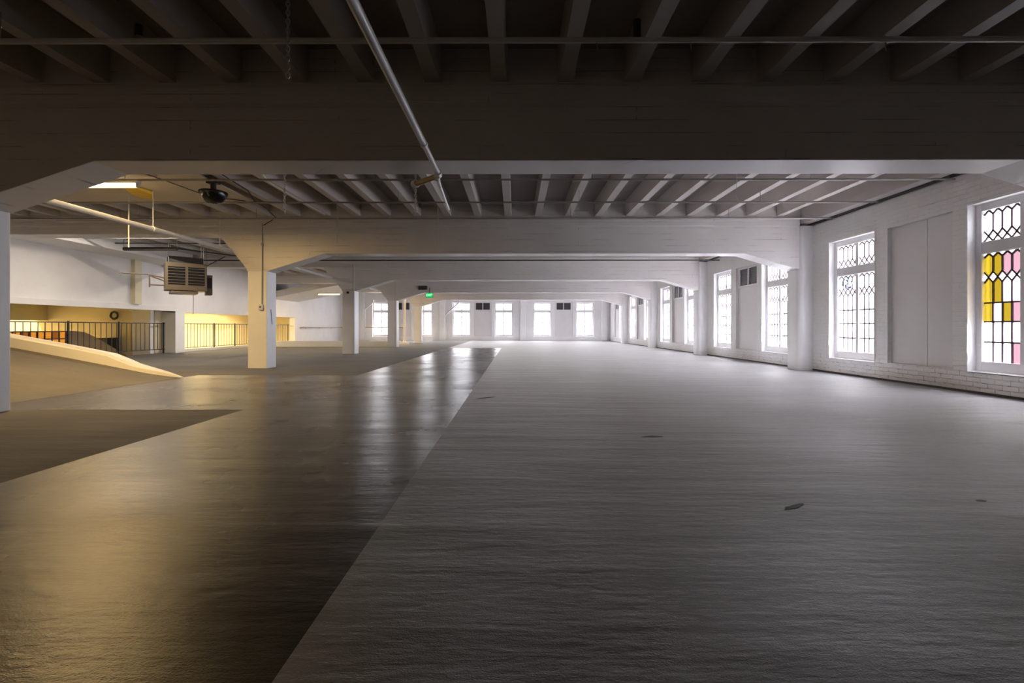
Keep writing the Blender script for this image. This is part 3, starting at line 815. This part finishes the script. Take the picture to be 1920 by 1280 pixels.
# switch with conduit on column 2
root = empty('switch_box', (-5.86, 10.93, 1.42))
MB().box(-.045, .045, -.045, .0, -.065, .065).build('box', M_white, root, bevel=.006)
MB().box(-.012, .012, -.055, -.045, -.02, .02).build('toggle', M_dark, root)
MB().tube([(.02, -.012, .06), (.028, -.012, .9), (.03, -.012, 1.93)], .011, 8).build('conduit', M_greypipe, root, smooth=True)
MB().box(.01, .05, -.035, 0, 1.42, 1.47).build('junction', M_greypipe, root)
tag(root, 'white switch box with a vertical conduit on the yellow-lit column face', 'switch')
MB().bar((-5.735, 11.12, 1.37), (-5.735, 11.18, 1.02), .014, .006, (1, 0, 0)).build('scratch', M_dark, bpy.data.objects['column.001'])

# emergency light + exit sign
root = empty('emergency_light', (-4.45, 22.93, 2.87))
MB().box(-.22, .20, -.10, 0, -.10, .09).build('housing', M_duct_gap, root, bevel=.01)
for s_ in (-.13, .13):
    MB().lathe([(.05, 0), (.06, .03), (.055, .09), (.001, .1)], (s_, -.10, -.10), 14).build('lamp_head', M_dark, root, smooth=True)
tag(root, 'small emergency light unit on the fourth beam above the exit sign', 'light')
root = empty('exit_sign', (-4.12, 22.80, 2.50))
MB().box(-.165, .165, -.025, .025, -.12, .12).build('sign_box', M_dark, root, bevel=.006)
MB().box(-.155, .155, -.029, -.024, -.11, .11).build('sign_face', M_green, root)
MB().tube([(0, 0, .11), (0, 0, .34), (0, .13, .36)], .014, 8).build('stem', M_dark, root, smooth=True)
cu = bpy.data.curves.new('exit_letters', 'FONT'); cu.body = 'EXIT'; cu.size = .155; cu.align_x = 'CENTER'; cu.align_y = 'CENTER'; cu.extrude = .001; cu.offset = .002
tmp = bpy.data.objects.new('tmp_text', cu); COL.objects.link(tmp)
dg = bpy.context.evaluated_depsgraph_get(); me = bpy.data.meshes.new_from_object(tmp.evaluated_get(dg))
bpy.data.objects.remove(tmp); me.materials.clear(); me.materials.append(M_greenlet)
lt = bpy.data.objects.new('exit_letters', me); COL.objects.link(lt); lt.parent = root; lt.location = (0, -.031, 0); lt.rotation_euler = (PI/2, 0, 0)
tag(root, 'small green EXIT sign hanging below the fourth beam', 'sign')

# unit heater
HX, HYY, HZ = -9.75, 14.0, 2.42
root = empty('unit_heater', (HX, HYY, HZ), math.radians(40))
w, h, d = .50, .40, .33
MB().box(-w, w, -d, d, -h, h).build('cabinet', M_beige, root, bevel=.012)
MB().box(-.42, .42, -.2, .2, h, h + .19).build('top_plenum', M_duct_gap, root, bevel=.005)
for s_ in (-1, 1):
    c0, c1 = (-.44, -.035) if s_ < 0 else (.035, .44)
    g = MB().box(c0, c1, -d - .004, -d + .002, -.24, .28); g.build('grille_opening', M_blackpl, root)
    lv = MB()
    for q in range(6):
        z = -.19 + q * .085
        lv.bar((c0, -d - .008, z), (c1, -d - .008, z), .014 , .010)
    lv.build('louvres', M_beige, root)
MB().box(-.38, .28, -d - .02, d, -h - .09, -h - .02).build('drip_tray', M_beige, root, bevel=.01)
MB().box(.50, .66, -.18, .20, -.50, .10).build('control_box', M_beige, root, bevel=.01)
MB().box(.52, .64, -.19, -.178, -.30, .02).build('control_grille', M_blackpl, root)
m_ = MB()
for a, b in (((-w, -.1, -.05), (-.9, -.1, .03)), ((-w, -.1, -.26), (-.85, -.1, -.26)), ((-.85, -.1, .02), (-.85, -.1, -.33)), ((-.85, -.1, .0), (-w, -.1, -.14)), ((-.9, -.1, .03), (-1.5, -.1, .03)),):
    m_.tube([a, b], .018, 8)
m_.build('bracket', M_rust, root, smooth=True)
for (x, y) in ((-.42, -.25), (.42, -.25), (-.42, .25), (.42, .25)):
    MB().tube([(x, y, h), (x, y, 1.1)], .006, 6).build('hanger_rod', M_greypipe, root)
tag(root, 'beige louvred unit heater hanging from the ceiling left of the switch column', 'heater')
pipe('hanging_cable', [(-9.65, 14.2, 1.95), (-9.66, 14.2, 1.35)], .006, M_dark, 'thin black cable hanging below the unit heater', 'cable', seg=6)

# dark steel trusses / pipes by the heater
def P(xp, yp, Y): X, Z = px(xp, yp, Y); return (X, Y, Z)
for a, b, r, l in ((P(183, 455, 13.6), P(470, 456, 13.6), .016, 'long thin dark pipe above the unit heater, uppermost of the dark pipes'),
                (P(230, 466, 13.2), P(330, 466, 13.2), .052, 'thick dark pipe up left of the unit heater'),
                (P(320, 464, 15.0), P(455, 481, 15.4), .02, 'dark steel pipe slanting right above the unit heater'),
                (P(420, 481, 15.8), P(385, 499, 15.8), .015, 'short dark diagonal strut right above the unit heater')):
    o = MB().tube([a, b], r, 8)
    m_ = (Vector(a) + Vector(b)) / 2
    o.tube([a, (a[0], a[1], ZS)], .006, 6) if r > .015 else o
    o.tube([b, (b[0], b[1], ZS)], .006, 6)
    tag(o.build('steel_pipe', M_duct_gap, smooth=True), l, 'pipe', 'dark steel pipes over the heater')

# inclined soffit slab at the far left
mb = MB().prism([(-12.64, 2.43), (-8.3, 3.27), (-8.3, 3.465), (-9.3, 3.465), (-12.64, 2.75)], 'y', 24.3, 27.6)
o = tag(mb.build('ramp_soffit', M_wall, bevel=.01), 'sloping white underside of an upper ramp at the far left', 'ramp')
b8 = batten((-9.9, 25.2, 2.72), 1.2, 'x', 'lit slim fluorescent batten under the sloping ramp underside', rod=.14); b8.data.energy = 22
b9 = batten((-7.2, 25.8, 3.40), 1.5, 'x', 'lit fluorescent batten between the fourth and farthest beams', rod=.47); b9.data.energy = 75

# low curb wall on the fourth column line
tag(MB().box(-12.63, -6.19, 23.2, 23.5, 0, .29).build('low_curb_wall', M_curb, bevel=.01), 'low cream curb wall running left from the fourth column', 'curb')
# wall handrail
root = empty('wall_handrail', (-12.5, 30, .95))
MB().tube([(-.12, -2.2, -.02), (-.02, -2.1, .01), (0, -1.9, .01), (0, 4.3, .01), (.05, 4.38, .01), (4.6, 4.38, .01)], .035, 10).build('rail', plain('tan_handrail_paint', (.50, .38, .24), .4), root, smooth=True)
for y in (-1.5, 0.5, 2.5):
    MB().tube([(0, y, 0), (-.15, y, -.05)], .012, 6).build('wall_bracket', M_greypipe, root)
for x in (1.0, 2.6, 4.4):
    MB().tube([(x, 4.38, 0), (x, 4.5, -.05)], .012, 6).build('wall_bracket', M_greypipe, root)
tag(root, 'cream round handrail along the far left walls, crossing the leftmost far window', 'handrail')
# downpipes by far wall
def dp(xa, xb, ya, yb_, label):
    Y = FY - .12
    a = px(xa, ya, Y); b = px(xb, yb_, Y)
    o = MB().tube([(a[0], Y, 2.95), (a[0], Y, a[1]), (b[0], Y, b[1]), (b[0], Y, 0.02)], .05, 12).build('downpipe', M_pipe, smooth=True)
    return tag(o, label, 'pipe', 'white downpipes on the far wall')
dp(699, 683.5, 567, 580, 'white cranked downpipe left of the leftmost far window')
dp(860, 835, 567, 590.5, 'white cranked downpipe between the far pilaster and the window right of the exit sign')
# cream standpipe behind column 4
root = empty('standpipe', (-6.30, 27.0, 0))
MB().tube([(0, 0, .08), (0, 0, 3.4)], .075, 16).build('pipe', M_curb, root, smooth=True)
MB().box(-.3, .25, -.2, .2, 0, .12).build('base_block', M_col, root, bevel=.01)
tag(root, 'thick cream standpipe rising behind the fourth column', 'pipe')
# ceiling clutter above bay 2 right
root = empty('loose_conduit', (3.1, 7.0, 3.4))
MB().tube([(.23, -1.2, .132), (.20, -.9, .08), (.05, .9, -.02)], .012, 8).build('conduit_bar', M_pipe, root, smooth=True)
MB().tube([(.15, .0, -.04), (.3, -.1, .03), (.34, -.1, .06)], .014, 8).build('conduit_bend', M_pipe, root, smooth=True)
MB().tube([(.15, .0, -.04), (.16, .0, -.30), (.17, .05, -.50), (.22, .08, -.56)], .004, 6).build('dangling_wire', M_pipe, root, smooth=True)
tag(root, 'loose white conduit with a dangling wire under the right-hand joists', 'conduit')
# sprinkler heads / box on nearest pipe
tag(MB().tube([(.99, 3.86, 3.30), (.99, 3.86, 3.44)], .03, 10).build('pipe_hanger_clamp', M_dark, smooth=True), 'black clamp above the nearest sprinkler pipe right of centre', 'clamp')
root = empty('clear_bulb', (-3.07, 3.86, 3.29))
MB().tube([(0, 0, .03), (0, 0, .12)], .03, 10).build('socket', M_dark, root, smooth=True)
tag(root, 'black lamp socket on the nearest sprinkler pipe, top left', 'socket')

# dark scuff marks on the grey floor
M_scuff = plain('dark_scuff', (0.065, 0.062, 0.064), 0.7, nscale=30)
for (xp, yp, w, d, ang, lb) in ((1487, 945, .080, .020, .55, 'dark smudge on the grey floor, nearest to the camera right of centre'),
                        (1222, 816, .085, .035, .1, 'small dark scuff on the grey floor in the middle distance'),
                        (912, 745, .16, .035, .75, 'slanting dark scuff on the grey floor just right of the glossy strip'),
                        (1837, 932, .030, .015, .1, 'tiny dark mark on the grey floor near the right edge')):
    Y = F * EYE / (yp - HY) * 1.0; X = (xp - VX) * Y / F
    rr = random.Random(int(xp)); poly = []
    for k in range(18):
        a = 2 * PI * k / 18; q = 0.7 + .5 * rr.random()
        u, v = w * math.cos(a) * q, d * math.sin(a) * q
        poly.append((X + u * math.cos(ang) - v * math.sin(ang), Y + u * math.sin(ang) + v * math.cos(ang)))
    z = floor_z(X, Y)
    tag(MB().prism(poly, 'z', z - .004, z + .0015).build('scuff_mark', M_scuff), lb, 'stain')
